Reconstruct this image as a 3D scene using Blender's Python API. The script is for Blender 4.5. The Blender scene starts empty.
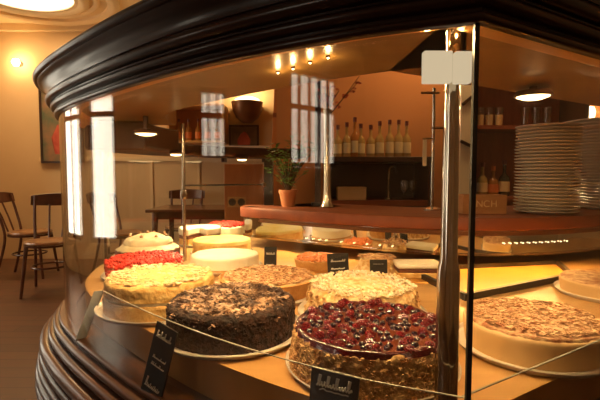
import bpy, math, random
from mathutils import Vector, Matrix, noise
random.seed(7)
PI = math.pi
scene = bpy.context.scene
col = scene.collection

# ------------------------------------------------------------------ camera
F_PX, PITCH, EYE = 430.0, math.atan(25 / 430.0), 1.06
cam_d = bpy.data.cameras.new('camera')
cam = bpy.data.objects.new('camera', cam_d)
col.objects.link(cam)
cam.location = (0, 0, EYE)
cam.rotation_euler = (PI / 2 - PITCH, 0, 0)
cam_d.sensor_width = 36.0
cam_d.lens = F_PX / 600 * 36.0
cam_d.clip_start = 0.01
scene.camera = cam


def _dir(u, v):
    x, y = (u - 300) / F_PX, -(v - 200) / F_PX
    c, s = math.cos(PITCH), math.sin(PITCH)
    return Vector((x, c + y * s, -s + y * c))


def at(u, v, D):
    d = _dir(u, v)
    return Vector((0, 0, EYE)) + d * (D / d.y)


# ------------------------------------------------------------------ materials
def new_mat(name):
    m = bpy.data.materials.new(name)
    m.use_nodes = True
    return m, m.node_tree.nodes, m.node_tree.links


def setin(b, **kw):
    for k, v in kw.items():
        key = k.replace('_', ' ')
        if key in b.inputs:
            b.inputs[key].default_value = v


def mat(name, c1, c2=None, rough=0.5, scale=8.0, bump=0.0, metal=0.0, coat=0.0, stretch=(1, 1, 1), detail=4.0,
        lo=0.35, hi=0.65, bscale=None, spec=0.5, trans=0.0, sss=0.0, c3=None):
    m, N, L = new_mat(name)
    b = N['Principled BSDF']
    setin(b, Roughness=rough, Metallic=metal)
    b.inputs['Coat Weight'].default_value = coat
    b.inputs['Coat Roughness'].default_value = 0.12
    b.inputs['Specular IOR Level'].default_value = spec
    b.inputs['Transmission Weight'].default_value = trans
    if sss:
        b.inputs['Subsurface Weight'].default_value = sss
        b.inputs['Subsurface Radius'].default_value = (0.012, 0.006, 0.003)
    tc = N.new('ShaderNodeTexCoord')
    mp = N.new('ShaderNodeMapping')
    mp.inputs['Scale'].default_value = stretch
    L.new(tc.outputs['Object'], mp.inputs['Vector'])
    if c2 is None:
        c2 = tuple(x * 0.85 for x in c1)
    nz = N.new('ShaderNodeTexNoise')
    nz.inputs['Scale'].default_value = scale
    nz.inputs['Detail'].default_value = detail
    L.new(mp.outputs['Vector'], nz.inputs['Vector'])
    r = N.new('ShaderNodeValToRGB')
    r.color_ramp.elements[0].position = lo
    r.color_ramp.elements[1].position = hi
    r.color_ramp.elements[0].color = (*c1, 1)
    r.color_ramp.elements[1].color = (*c2, 1)
    if c3:
        e = r.color_ramp.elements.new((lo + hi) / 2)
        e.color = (*c3, 1)
    L.new(nz.outputs['Fac'], r.inputs['Fac'])
    L.new(r.outputs['Color'], b.inputs['Base Color'])
    if bump:
        n2 = N.new('ShaderNodeTexNoise')
        n2.inputs['Scale'].default_value = bscale or scale * 2
        n2.inputs['Detail'].default_value = 6
        L.new(mp.outputs['Vector'], n2.inputs['Vector'])
        bp = N.new('ShaderNodeBump')
        bp.inputs['Strength'].default_value = bump
        bp.inputs['Distance'].default_value = 0.01
        L.new(n2.outputs['Fac'], bp.inputs['Height'])
        L.new(bp.outputs['Normal'], b.inputs['Normal'])
    return m


def emit(name, color, strength):
    m, N, L = new_mat(name)
    N.remove(N['Principled BSDF'])
    e = N.new('ShaderNodeEmission')
    e.inputs['Color'].default_value = (*color, 1)
    e.inputs['Strength'].default_value = strength
    L.new(e.outputs[0], N['Material Output'].inputs['Surface'])
    return m


def pane_glass(name, tint=(0.99, 0.985, 0.972), f0=0.045, rough=0.0):
    m, N, L = new_mat(name)
    N.remove(N['Principled BSDF'])
    lw = N.new('ShaderNodeLayerWeight')
    lw.inputs['Blend'].default_value = 0.5
    pw = N.new('ShaderNodeMath'); pw.operation = 'POWER'; pw.inputs[1].default_value = 5.0
    ml = N.new('ShaderNodeMath'); ml.operation = 'MULTIPLY_ADD'
    ml.inputs[1].default_value = 0.93
    ml.inputs[2].default_value = f0
    L.new(lw.outputs['Facing'], pw.inputs[0])
    L.new(pw.outputs[0], ml.inputs[0])
    t = N.new('ShaderNodeBsdfTransparent'); t.inputs['Color'].default_value = (*tint, 1)
    g = N.new('ShaderNodeBsdfGlossy'); g.inputs['Roughness'].default_value = rough
    mx = N.new('ShaderNodeMixShader')
    L.new(ml.outputs[0], mx.inputs['Fac'])
    L.new(t.outputs[0], mx.inputs[1])
    L.new(g.outputs[0], mx.inputs[2])
    L.new(mx.outputs[0], N['Material Output'].inputs['Surface'])
    return m


M = {}
M['cornice'] = mat('varnished_dark_wood', (0.018, 0.006, 0.003), (0.030, 0.010, 0.005), rough=0.32, scale=5, stretch=(1, 1, 14), coat=0.22, spec=.25, bump=0.02)
M['base'] = mat('varnished_brown_wood', (0.075, 0.027, 0.011), (0.125, 0.050, 0.022), rough=0.33, scale=6, stretch=(1, 1, 18), coat=0.25, bump=0.02, spec=.3)
M['canopy'] = mat('canopy_board', (0.19, 0.105, 0.032), (0.24, 0.135, 0.042), rough=0.34, scale=4, stretch=(1, 6, 6), coat=0.15)
M['fascia'] = mat('dark_fascia', (0.036, 0.012, 0.006), (0.055, 0.019, 0.009), rough=0.5, scale=5, coat=0.08, spec=.3)
M['trim'] = mat('honey_wood', (0.66, 0.34, 0.10), (0.74, 0.40, 0.13), rough=0.4, scale=6, stretch=(1, 1, 8))
M['chrome'] = mat('chrome', (0.60, 0.54, 0.45), (0.52, 0.46, 0.38), rough=0.10, metal=1.0)
M['chrome2'] = mat('brushed_steel', (0.62, 0.56, 0.47), (0.52, 0.46, 0.38), rough=0.24, metal=1.0)
M['mirror'] = mat('mirror', (0.82, 0.80, 0.74), (0.80, 0.78, 0.72), rough=0.03, metal=1.0)
M['black_metal'] = mat('black_metal', (0.012, 0.010, 0.009), (0.02, 0.017, 0.015), rough=0.35)
M['glass'] = pane_glass('clear_pane')
M['glass_edge'] = mat('polished_glass_edge', (0.40, 0.40, 0.34), (0.46, 0.45, 0.38), rough=0.15, trans=0.2)
M['case_floor'] = mat('case_floor', (0.50, 0.27, 0.085), (0.62, 0.36, 0.13), rough=0.28, scale=3, stretch=(1, 6, 1), coat=0.25)
M['ledge'] = mat('dark_ledge', (0.09, 0.042, 0.020), (0.12, 0.055, 0.027), rough=0.35)
M['worktop'] = mat('worktop_wood', (0.15, 0.036, 0.013), (0.21, 0.055, 0.020), rough=0.5, scale=5, stretch=(1, 7, 3), coat=0.0, spec=.25)
M['counter_panel'] = mat('counter_panel', (0.46, 0.25, 0.08), (0.54, 0.30, 0.10), rough=0.4)
M['wall'] = mat('cream_plaster', (0.70, 0.50, 0.28), (0.75, 0.55, 0.32), rough=0.8, scale=1.5, bump=0.03, bscale=60)
M['wall_bar'] = mat('terracotta_plaster', (0.54, 0.23, 0.080), (0.60, 0.26, 0.09), rough=0.75, scale=1.5, bump=0.03, bscale=60)
M['ceiling'] = mat('ceiling_plaster', (0.80, 0.60, 0.34), (0.83, 0.64, 0.37), rough=0.85, scale=1.2)
M['plaster_trim'] = mat('plaster_moulding', (0.82, 0.63, 0.37), (0.84, 0.66, 0.41), rough=0.8)
M['white_paint'] = mat('white_paint', (0.78, 0.72, 0.60), (0.82, 0.76, 0.64), rough=0.5)
M['chair'] = mat('bentwood', (0.085, 0.026, 0.012), (0.13, 0.042, 0.018), rough=0.3, scale=12, coat=0.3)
M['chair_seat'] = mat('seat_wood', (0.30, 0.14, 0.06), (0.38, 0.19, 0.085), rough=0.3, scale=12, coat=0.3)
M['table'] = mat('table_wood', (0.10, 0.034, 0.015), (0.15, 0.05, 0.022), rough=0.25, scale=8, coat=0.4)
M['porcelain'] = mat('porcelain', (0.80, 0.73, 0.62), (0.85, 0.78, 0.67), rough=0.42, scale=4, coat=0.0, spec=.35)
M['plate_white'] = mat('glazed_plate', (0.80, 0.74, 0.63), (0.84, 0.79, 0.68), rough=0.2, coat=0.3)
M['gold_board'] = mat('gold_cake_board', (0.60, 0.27, 0.04), (0.68, 0.33, 0.06), rough=0.35, metal=0.4)
M['doily'] = mat('paper_doily', (0.76, 0.68, 0.52), (0.82, 0.74, 0.58), rough=0.8, scale=60)
# cakes
M['choc_side'] = mat('chocolate_side', (0.012, 0.004, 0.0015), (0.062, 0.022, 0.009), rough=0.8, scale=70, bump=0.9, bscale=110, lo=0.4, hi=0.7)
M['choc_top'] = mat('chocolate_top', (0.16, 0.07, 0.035), (0.30, 0.15, 0.08), rough=0.55, scale=60, bump=0.5)
M['flake'] = mat('chocolate_flake', (0.05, 0.020, 0.010), (0.52, 0.32, 0.19), rough=0.45, scale=26, lo=0.4, hi=0.62)
M['sponge'] = mat('golden_sponge', (0.74, 0.40, 0.10), (0.88, 0.60, 0.24), rough=0.75, scale=40, bump=0.5, bscale=90)
M['cream_yellow'] = mat('pale_cream', (0.88, 0.72, 0.42), (0.92, 0.80, 0.55), rough=0.55, scale=25, bump=0.25, bscale=60)
M['sugar_top'] = mat('baked_sugar_top', (0.72, 0.44, 0.17), (0.92, 0.78, 0.50), rough=0.75, scale=30, bump=0.7, bscale=90)
M['crumble'] = mat('crumble', (0.66, 0.36, 0.11), (0.90, 0.72, 0.40), rough=0.85, scale=55, bump=1.0, bscale=80)
M['crumble_side'] = mat('almond_crumb_side', (0.36, 0.16, 0.045), (0.80, 0.52, 0.22), rough=0.9, scale=55, bump=1.0, bscale=90)
M['powder'] = mat('powdered_crumble', (0.72, 0.50, 0.24), (0.92, 0.82, 0.62), rough=0.9, scale=45, bump=0.6, bscale=80)
M['raspberry'] = mat('raspberry', (0.10, 0.004, 0.006), (0.21, 0.008, 0.009), rough=0.12, scale=40, coat=0.7, bump=0.3, bscale=220)
M['currant'] = mat('blackcurrant', (0.014, 0.004, 0.008), (0.03, 0.006, 0.010), rough=0.10, scale=40, coat=0.8)
M['glaze'] = mat('red_glaze', (0.035, 0.002, 0.003), (0.075, 0.003, 0.004), rough=0.08, scale=20, coat=0.9, bump=0.25, bscale=50)
M['red_berry'] = mat('bright_red_berry', (0.66, 0.030, 0.022), (0.80, 0.07, 0.05), rough=0.2, scale=50, coat=0.5)
M['almond'] = mat('toasted_almond', (0.42, 0.17, 0.055), (0.82, 0.55, 0.30), rough=0.5, scale=60)
M['custard'] = mat('cheesecake_side', (0.72, 0.47, 0.20), (0.78, 0.53, 0.25), rough=0.5, scale=12, bump=0.1)
M['tart_top'] = mat('almond_tart_top', (0.40, 0.14, 0.05), (0.86, 0.58, 0.30), rough=0.6, scale=65, bump=0.6, bscale=120)
M['crust'] = mat('baked_crust', (0.50, 0.24, 0.07), (0.66, 0.36, 0.12), rough=0.7, scale=35, bump=0.4)
M['meringue'] = mat('white_cream', (0.92, 0.84, 0.62), (0.95, 0.89, 0.72), rough=0.5, scale=20, bump=0.2)
M['yellow_jelly'] = mat('lemon_top', (0.86, 0.66, 0.18), (0.92, 0.78, 0.36), rough=0.35, scale=14)
M['layer_dark'] = mat('dark_layer', (0.10, 0.03, 0.015), (0.18, 0.06, 0.03), rough=0.6, scale=50, bump=0.4)
# bar things
M['card'] = mat('slate_card', (0.012, 0.013, 0.013), (0.022, 0.023, 0.022), rough=0.45, scale=30)
M['chalk'] = mat('white_ink', (0.62, 0.62, 0.57), (0.70, 0.70, 0.64), rough=0.7)
M['bluepaper'] = mat('pale_blue_paper', (0.62, 0.69, 0.72), (0.68, 0.74, 0.77), rough=0.5)  # tone of reflected daylight, put into the colour of a solid strip
M['cream_panel'] = mat('cream_panel', (0.86, 0.78, 0.60), (0.88, 0.81, 0.63), rough=0.45)
M['bottle_clear'] = mat('pale_bottle_glass', (0.74, 0.52, 0.18), (0.80, 0.58, 0.22), rough=0.08, trans=0.5)
M['bottle_amber'] = mat('amber_bottle_glass', (0.62, 0.25, 0.05), (0.70, 0.30, 0.06), rough=0.08, trans=0.45)
M['bottle_dark'] = mat('dark_bottle_glass', (0.02, 0.022, 0.012), (0.03, 0.032, 0.018), rough=0.08, coat=0.5)
M['cap_red'] = mat('dark_red_cap', (0.12, 0.018, 0.012), (0.16, 0.025, 0.015), rough=0.35)
M['paper_label'] = mat('bottle_label', (0.78, 0.62, 0.34), (0.82, 0.68, 0.40), rough=0.6)
M['orange_label'] = mat('orange_label', (0.74, 0.20, 0.04), (0.80, 0.25, 0.05), rough=0.5)
M['clear_glass'] = pane_glass('drinking_glass', tint=(0.93, 0.90, 0.85), f0=0.09, rough=0.03)
M['cabinet'] = mat('red_brown_cabinet', (0.22, 0.055, 0.022), (0.30, 0.080, 0.030), rough=0.4, scale=5, stretch=(6, 1, 1))
M['dark_cabinet'] = mat('dark_bar_wood', (0.030, 0.011, 0.006), (0.045, 0.017, 0.009), rough=0.35, scale=5)
M['crate'] = mat('crate_wood', (0.30, 0.12, 0.035), (0.38, 0.16, 0.05), rough=0.6, scale=10, stretch=(1, 1, 6))
M['crate_ink'] = mat('crate_lettering', (0.58, 0.36, 0.14), (0.62, 0.40, 0.17), rough=0.7)
M['terracotta'] = mat('terracotta', (0.44, 0.16, 0.06), (0.50, 0.19, 0.075), rough=0.7)
M['leaf'] = mat('green_leaf', (0.07, 0.22, 0.04), (0.12, 0.32, 0.06), rough=0.4, scale=20)
M['twig'] = mat('twig', (0.06, 0.03, 0.015), (0.09, 0.045, 0.02), rough=0.7)
M['petal'] = mat('red_petal', (0.40, 0.03, 0.02), (0.52, 0.06, 0.03), rough=0.5)
M['box_card'] = mat('beige_carton', (0.56, 0.36, 0.17), (0.60, 0.40, 0.20), rough=0.7)
M['socket'] = mat('dark_socket', (0.10, 0.055, 0.03), (0.12, 0.065, 0.035), rough=0.5)
M['wood_orange'] = mat('orange_wood', (0.52, 0.17, 0.04), (0.60, 0.21, 0.055), rough=0.45, scale=6, stretch=(6, 1, 1))
M['pic_dark'] = mat('picture_paint', (0.10, 0.07, 0.05), (0.24, 0.15, 0.09), rough=0.6, scale=6)
M['pic_red'] = mat('picture_red', (0.45, 0.06, 0.04), (0.60, 0.12, 0.07), rough=0.6, scale=10)
M['pic_green'] = mat('picture_green', (0.10, 0.13, 0.08), (0.32, 0.17, 0.09), rough=0.6, scale=5)
M['bowl'] = mat('bowl_bronze', (0.16, 0.06, 0.022), (0.24, 0.09, 0.03), rough=0.35, metal=0.5)
M['lit_panel'] = emit('lit_cream_panel', (1.0, .80, .52), .68)  # emission added so the cream box on the post looks bright; no lamp there
M['glow'] = emit('lamp_glow', (1.0, 0.72, 0.33), 7.0)
M['dome'] = emit('dome_glow', (1.0, 0.80, 0.47), 2.2)
M['led'] = emit('led_glow', (1.0, 0.76, 0.38), 3.2)
M['soft_bulb'] = emit('soft_bulb_glow', (1.0, 0.74, 0.40), 5.0)
M['bulb'] = emit('bulb_glow', (1.0, 0.76, 0.42), 30.0)


def floor_mat():
    m, N, L = new_mat('wood_floor')
    b = N['Principled BSDF']
    tc = N.new('ShaderNodeTexCoord')
    br = N.new('ShaderNodeTexBrick')
    br.inputs['Scale'].default_value = 1.0
    br.inputs['Brick Width'].default_value = 1.3
    br.inputs['Row Height'].default_value = 0.11
    br.inputs['Mortar Size'].default_value = 0.003
    br.inputs['Color1'].default_value = (0.17, 0.072, 0.034, 1)
    br.inputs['Color2'].default_value = (0.13, 0.055, 0.026, 1)
    br.inputs['Mortar'].default_value = (0.06, 0.025, 0.012, 1)
    L.new(tc.outputs['Object'], br.inputs['Vector'])
    nz = N.new('ShaderNodeTexNoise'); nz.inputs['Scale'].default_value = 6
    mp = N.new('ShaderNodeMapping'); mp.inputs['Scale'].default_value = (1, 14, 1)
    L.new(tc.outputs['Object'], mp.inputs['Vector']); L.new(mp.outputs[0], nz.inputs['Vector'])
    mx = N.new('ShaderNodeMix'); mx.data_type = 'RGBA'; mx.blend_type = 'MULTIPLY'
    mx.inputs['Factor'].default_value = 0.45
    L.new(br.outputs['Color'], mx.inputs['A']); L.new(nz.outputs['Color'], mx.inputs['B'])
    L.new(mx.outputs['Result'], b.inputs['Base Color'])
    setin(b, Roughness=0.42)
    return m


M['floor'] = floor_mat()


# ------------------------------------------------------------------ mesh helpers
class MB:
    def __init__(self):
        self.v, self.f = [], []

    def add(self, vs, fs):
        o = len(self.v)
        self.v += [tuple(p) for p in vs]
        self.f += [tuple(i + o for i in q) for q in fs]
        return self

    def box(self, c, s, rot=None):
        x, y, z = s[0] / 2, s[1] / 2, s[2] / 2
        vs = [Vector((a * x, b * y, d * z)) for d in (-1, 1) for b in (-1, 1) for a in (-1, 1)]
        if rot is not None:
            vs = [rot @ p for p in vs]
        vs = [p + Vector(c) for p in vs]
        return self.add(vs, [(0, 2, 3, 1), (4, 5, 7, 6), (0, 1, 5, 4), (2, 6, 7, 3), (0, 4, 6, 2), (1, 3, 7, 5)])

    def lathe(self, prof, seg=32, c=(0, 0, 0)):
        """prof: (r, z) list; r == 0 at the ends closes it."""
        vs, fs, rings = [], [], []
        for r, z in prof:
            if r < 1e-6:
                rings.append([len(vs)]); vs.append((c[0], c[1], c[2] + z))
            else:
                st = len(vs)
                for k in range(seg):
                    a = 2 * PI * k / seg
                    vs.append((c[0] + r * math.cos(a), c[1] + r * math.sin(a), c[2] + z))
                rings.append(list(range(st, st + seg)))
        for A, B in zip(rings, rings[1:]):
            for k in range(seg):
                k2 = (k + 1) % seg
                if len(A) == 1 and len(B) == 1:
                    continue
                if len(A) == 1:
                    fs.append((A[0], B[k2], B[k]))
                elif len(B) == 1:
                    fs.append((A[k], A[k2], B[0]))
                else:
                    fs.append((A[k], A[k2], B[k2], B[k]))
        return self.add(vs, fs)

    def tube(self, pts, rad, seg=8, flat=None):
        pts = [Vector(p) for p in pts]
        n = len(pts)
        rr = rad if isinstance(rad, (list, tuple)) else [rad] * n
        vs, fs = [], []
        up = Vector((0, 0, 1))
        pu = None
        for i, p in enumerate(pts):
            t = (pts[min(i + 1, n - 1)] - pts[max(i - 1, 0)]).normalized()
            if pu is None:
                ref = up if abs(t.z) < 0.9 else Vector((1, 0, 0))
                u = t.cross(ref).normalized()
            else:
                u = (pu - t * pu.dot(t)).normalized()
            pu = u
            w = t.cross(u)
            for k in range(seg):
                a = 2 * PI * k / seg
                vs.append(p + u * (rr[i] * math.cos(a)) + w * (rr[i] * math.sin(a)))
        for i in range(n - 1):
            for k in range(seg):
                k2 = (k + 1) % seg
                fs.append((i * seg + k, i * seg + k2, (i + 1) * seg + k2, (i + 1) * seg + k))
        fs.append(tuple(reversed(range(seg))))
        fs.append(tuple(range((n - 1) * seg, n * seg)))
        return self.add(vs, fs)

    def prism(self, poly, z0, z1):
        n = len(poly)
        vs = [(x, y, z0) for x, y in poly] + [(x, y, z1) for x, y in poly]
        fs = [tuple(reversed(range(n))), tuple(range(n, 2 * n))]
        for i in range(n):
            j = (i + 1) % n
            fs.append((i, j, n + j, n + i))
        return self.add(vs, fs)

    def sweep(self, path, prof):
        """path: (x, y) polyline; prof: closed loop of (outward offset, z)."""
        nrm = path_normals(path)
        m = len(prof)
        vs, fs = [], []
        for p, n in zip(path, nrm):
            for o, z in prof:
                vs.append((p[0] + n[0] * o, p[1] + n[1] * o, z))
        for i in range(len(path) - 1):
            for k in range(m):
                k2 = (k + 1) % m
                fs.append((i * m + k, (i + 1) * m + k, (i + 1) * m + k2, i * m + k2))
        fs.append(tuple(range(m)))
        fs.append(tuple(reversed(range((len(path) - 1) * m, len(path) * m))))
        return self.add(vs, fs)

    def build(self, name, m, parent=None, smooth=35, bevel=0):
        me = bpy.data.meshes.new(name)
        me.from_pydata(self.v, [], self.f)
        import bmesh
        bm = bmesh.new(); bm.from_mesh(me)
        bmesh.ops.recalc_face_normals(bm, faces=bm.faces)
        bm.to_mesh(me); bm.free()
        me.materials.append(m)
        if smooth:
            me.polygons.foreach_set('use_smooth', [True] * len(me.polygons))
            me.set_sharp_from_angle(angle=math.radians(smooth))
        o = bpy.data.objects.new(name, me)
        col.objects.link(o)
        if parent is not None:
            o.parent = parent
        if bevel:
            b = o.modifiers.new('bevel', 'BEVEL')
            b.width = bevel; b.segments = 2; b.limit_method = 'ANGLE'
        return o


def path_normals(path):
    ds = []
    for a, b in zip(path, path[1:]):
        d = Vector((b[0] - a[0], b[1] - a[1])).normalized()
        ds.append(Vector((-d.y, d.x)))
    out = []
    for i in range(len(path)):
        a = ds[max(i - 1, 0)]
        b = ds[min(i, len(ds) - 1)]
        out.append((a + b) / (1 + a.dot(b)))
    return out


def offset(path, o):
    return [(p[0] + n[0] * o, p[1] + n[1] * o) for p, n in zip(path, path_normals(path))]


def catmull(pts, sub=8):
    out = []
    P = [Vector(p) for p in pts]
    for i in range(len(P) - 1):
        p0 = P[i - 1] if i > 0 else P[i] * 2 - P[i + 1]
        p1, p2 = P[i], P[i + 1]
        p3 = P[i + 2] if i + 2 < len(P) else P[i + 1] * 2 - P[i]
        for k in range(sub):
            t = k / sub
            out.append(0.5 * ((2 * p1) + (p2 - p0) * t + (2 * p0 - 5 * p1 + 4 * p2 - p3) * t * t + (3 * p1 - p0 - 3 * p2 + p3) * t ** 3))
    out.append(P[-1])
    return [tuple(p) for p in out]


def tag(o, label, cat, group=None, kind=None):
    o['label'] = label
    o['category'] = cat
    if group:
        o['group'] = group
    if kind:
        o['kind'] = kind
    return o


def thing(name, label, cat, loc=(0, 0, 0), rz=0.0, group=None):
    o = bpy.data.objects.new(name, None)
    o.empty_display_size = 0.05
    col.objects.link(o)
    o.location = loc
    o.rotation_euler = (0, 0, rz)
    return tag(o, label, cat, group)


def struct(o):
    o['kind'] = 'structure'
    return o


def dup(root, loc, rz, label, group=None):
    r = root.copy(); col.objects.link(r)
    r.location = loc; r.rotation_euler = (0, 0, rz); r['label'] = label
    if group:
        r['group'] = group
    for ch in list(root.children):
        c = ch.copy(); col.objects.link(c); c.parent = r
        for g in ch.children:
            d = g.copy(); col.objects.link(d); d.parent = c
    return r


# ------------------------------------------------------------------ the room
XL, XR, YF, YB, ZC = -3.9, 3.4, -3.6, 5.4, 2.9
struct(MB().box(((XL + XR) / 2, (YF + YB) / 2, -0.05), (XR - XL + .4, YB - YF + .4, .1)).build('floor', M['floor']))
struct(MB().box(((XL + XR) / 2, (YF + YB) / 2, ZC + .05), (XR - XL + .4, YB - YF + .4, .1)).build('ceiling', M['ceiling']))
struct(MB().box(((XL + XR) / 2, YB + .1, ZC / 2), (XR - XL + .4, .2, ZC)).build('wall_back', M['wall']))
struct(MB().box(((XL + XR) / 2, YF - .1, ZC / 2), (XR - XL + .4, .2, ZC)).build('wall_front', M['wall']))
struct(MB().box((XR + .1, (YF + YB) / 2, ZC / 2), (.2, YB - YF, ZC)).build('wall_right', M['wall']))
WINS = [(-2.45, -1.25, 5, 1.15, 2.28), (0.05, 0.62, 3, 1.2, 1.95), (2.22, 2.74, 1, .35, 2.5), (3.05, 3.85, 2, .35, 2.5)]
wl = MB()
ys = [YF] + [y for w in WINS for y in w[:2]] + [YB]
for a, b in zip(ys[0::2], ys[1::2]):
    wl.box((XL - .1, (a + b) / 2, ZC / 2), (.2, b - a, ZC))
for a, b, n, z0, z1 in WINS:
    wl.box((XL - .1, (a + b) / 2, z0 / 2), (.2, b - a, z0))
    wl.box((XL - .1, (a + b) / 2, (z1 + ZC) / 2), (.2, b - a, ZC - z1))
struct(wl.build('wall_left', M['wall']))
for i, (a, b, n, z0, z1) in enumerate(WINS):
    fr = MB()
    for y in (a + .03, b - .03):
        fr.box((XL - .1, y, (z0 + z1) / 2), (.08, .06, z1 - z0))
    for z in (z0 + .03, z1 - .03, z0 + (z1 - z0) * .62):
        fr.box((XL - .1, (a + b) / 2, z), (.08, b - a - .12, .05))
    for k in range(1, n):
        fr.box((XL - .1, a + (b - a) * k / n, (z0 + z1) / 2), (.07, .045, z1 - z0 - .12))
    w = struct(fr.build('window_%d' % (i + 1), M['chair']))
    g = MB().box((XL - .1, (a + b) / 2, (z0 + z1) / 2), (.006, b - a - .1, z1 - z0 - .1)).build('window_pane', M['glass'], w)
    g['kind'] = 'structure'
# plaster rings round the ceiling light, panel battens on the far wall, cornice line
LC = (-2.78, 4.42)
rg = MB()
for r0, r1, h in ((.50, .60, .055), (.64, .70, .03), (.78, .90, .05)):
    rg.lathe([(r0, 0), (r0, -h * .6), ((r0 * 2 + r1) / 3, -h), ((r0 + r1 * 2) / 3, -h), (r1, -h * .5), (r1, 0), (r0, 0)], 72, (LC[0], LC[1], ZC))
struct(rg.build('trim_1', M['plaster_trim'], smooth=50))
tr = MB().box(((XL + XR) / 2, YB - .03, ZC - .04), (XR - XL, .06, .08))
struct(tr.build('trim_2', M['plaster_trim']))
pn = MB()
for x in (-2.45, -1.86, -1.27, -.68):
    pn.box((x, YB - .008, .62), (.035, .016, 1.24))
pn.box((-1.75, YB - .012, 1.26), (3.0, .024, .05))
struct(pn.build('trim_3', M['plaster_trim']))

cl = thing('ceiling_light', 'round glowing recessed ceiling light inside plaster rings', 'light', (LC[0], LC[1], ZC))
MB().lathe([(0, 0), (.46, 0), (.46, -.02), (.40, -.05), (.25, -.075), (0, -.085)], 64).build('diffuser', M['dome'], cl)
MB().lathe([(.46, 0), (.50, 0), (.50, -.03), (.46, -.03), (.46, 0)], 64).build('rim', M['plaster_trim'], cl)

# partition behind the bar
struct(MB().box((1.6, 3.78, ZC / 2), (3.6, .16, ZC)).build('wall_bar', M['wall_bar']))
# half-height partition with sockets
pa, pb = at(224, 164, 3.5), at(263, 164, 3.5)
struct(MB().box(((pa.x + pb.x) / 2, 3.56, pa.z / 2), (pb.x - pa.x, .12, pa.z)).build('wall_partition', M['wood_orange'], bevel=.004))
q = at(237, 202, 3.5)
s = thing('wall_socket', 'double dark socket plate on the orange half-height partition', 'socket', (q.x, 3.495, q.z))
MB().box((0, -.002, 0), (.15, .006, .085)).build('plate', M['trim'], s, bevel=.002)
for dx in (-.037, .037):
    last_ = MB().lathe([(0, 0), (.030, 0), (.030, .004), (.024, .004), (.022, .001), (0, .001)], 20).build('outlet', M['socket'], s)
    o = last_
    o.location = (dx, -.005, 0); o.rotation_euler = (PI / 2, 0, 0)
pc, pd = at(264, 150, 3.4), at(273, 220, 3.4)
struct(MB().box(((pc.x + pd.x) / 2, 3.44, pc.z / 2), (pd.x - pc.x, .10, pc.z)).build('wall_pier', M['dark_cabinet']))
# pale shelf
sa, sb = at(213, 148, 4.15), at(270, 148, 4.15)
ps = thing('pale_shelf', 'long pale shelf board above the orange partition', 'shelf', ((sa.x + sb.x) / 2, 4.25, sa.z))
MB().box((0, 0, 0), (sb.x - sa.x, .34, .035)).build('shelf_board', M['white_paint'], ps, bevel=.003)
for dx in (-.2, .2):
    MB().box((dx, .08, -.075), (.03, .14, .11)).build('bracket', M['dark_cabinet'], ps)

# wall pictures
def picture(name, label, u0, v0, u1, v1, D, inner, deco=None):
    a, b = at(u0, v0, D), at(u1, v1, D)
    t = thing(name, label, 'picture', ((a.x + b.x) / 2, D, (a.z + b.z) / 2))
    w, h = b.x - a.x, a.z - b.z
    f = MB()
    for sx in (-1, 1):
        f.box((sx * (w / 2 - .012), 0, 0), (.024, .03, h))
        f.box((0, 0, sx * (h / 2 - .012)), (w - .048, .03, .024))
    f.build('picture_frame', M['dark_cabinet'], t)
    MB().box((0, .004, 0), (w - .04, .012, h - .04)).build('canvas', inner, t)
    if deco:
        deco(t, w, h)
    return t


def deco_left(t, w, h):
    last_ = MB().lathe([(0, 0), (.12, 0), (.16, .2), (.08, .36), (0, .36)], 14).build('painted_vase', M['pic_red'], t)
    o = last_; o.location = (.03, -.003, -h * .38); o.scale = (1, .02, 1)


def deco_mid(t, w, h):
    last_ = MB().lathe([(0, 0), (.07, 0), (.085, .06), (.04, .14), (0, .17)], 14).build('painted_figure', M['pic_red'], t)
    o = last_; o.location = (.0, -.003, -h * .42); o.scale = (1, .02, 1)


picture('wall_painting', 'tall dark framed painting on the cream wall beside the curved glass', 39, 88, 84, 163, 5.36, M['pic_green'], deco_left)
picture('framed_picture', 'small dark picture with a red figure under the bowl wall lamp', 229, 125, 259, 147, 5.36, M['pic_dark'], deco_mid)

# sconces
q = at(15, 62, 5.3)
sc1 = thing('wall_sconce', 'small round wall lamp glowing bare on the cream wall', 'wall lamp', (q.x, 5.4, q.z))
last_ = MB().lathe([(0, 0), (.035, 0), (.03, .01), (.012, .015), (.012, .05), (0, .05)], 20).build('mount', M['bowl'], sc1)
last_.rotation_euler = (PI / 2, 0, 0)
MB().lathe([(0, -.045), (.025, -.04), (.045, 0), (.03, .035), (0, .045)], 20, (0, -.085, 0)).build('bulb', M['bulb'], sc1)
q = at(247, 102, 5.2)
sc2 = thing('bowl_sconce', 'half bowl wall lamp with bright rim above the small picture', 'wall lamp', (q.x, 5.22, q.z))
MB().lathe([(0, -.25), (.06, -.245), (.13, -.19), (.175, -.10), (.19, 0), (.18, 0), (.165, -.10), (.12, -.18), (0, -.22)], 36).build('bowl', M['bowl'], sc2)
MB().lathe([(0, -.02), (.165, -.02), (.165, 0), (.14, .035), (.08, .060), (0, .068)], 36).build('diffuser', M['glow'], sc2)
MB().box((0, .12, -.12), (.07, .11, .07)).build('mount', M['bowl'], sc2)

# wall niche with amber bottles, seen above the far canopy edge
na, nb = at(166, 104, 5.0), at(222, 141, 5.0)
ni = thing('bottle_cabinet', 'open wooden wall cabinet with amber bottles above the table', 'cabinet', ((na.x + nb.x) / 2, 5.22, nb.z))
w, h = nb.x - na.x, na.z - nb.z
MB().box((0, .16, h / 2), (w, .02, h)).build('back_panel', M['wood_orange'], ni)
for dx in (-w / 2, w / 2):
    MB().box((dx, 0, h / 2), (.025, .32, h)).build('side_panel', M['trim'], ni)
for dz in (0, h):
    MB().box((0, 0, dz), (w + .025, .32, .025)).build('shelf_board', M['trim'], ni)

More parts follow.
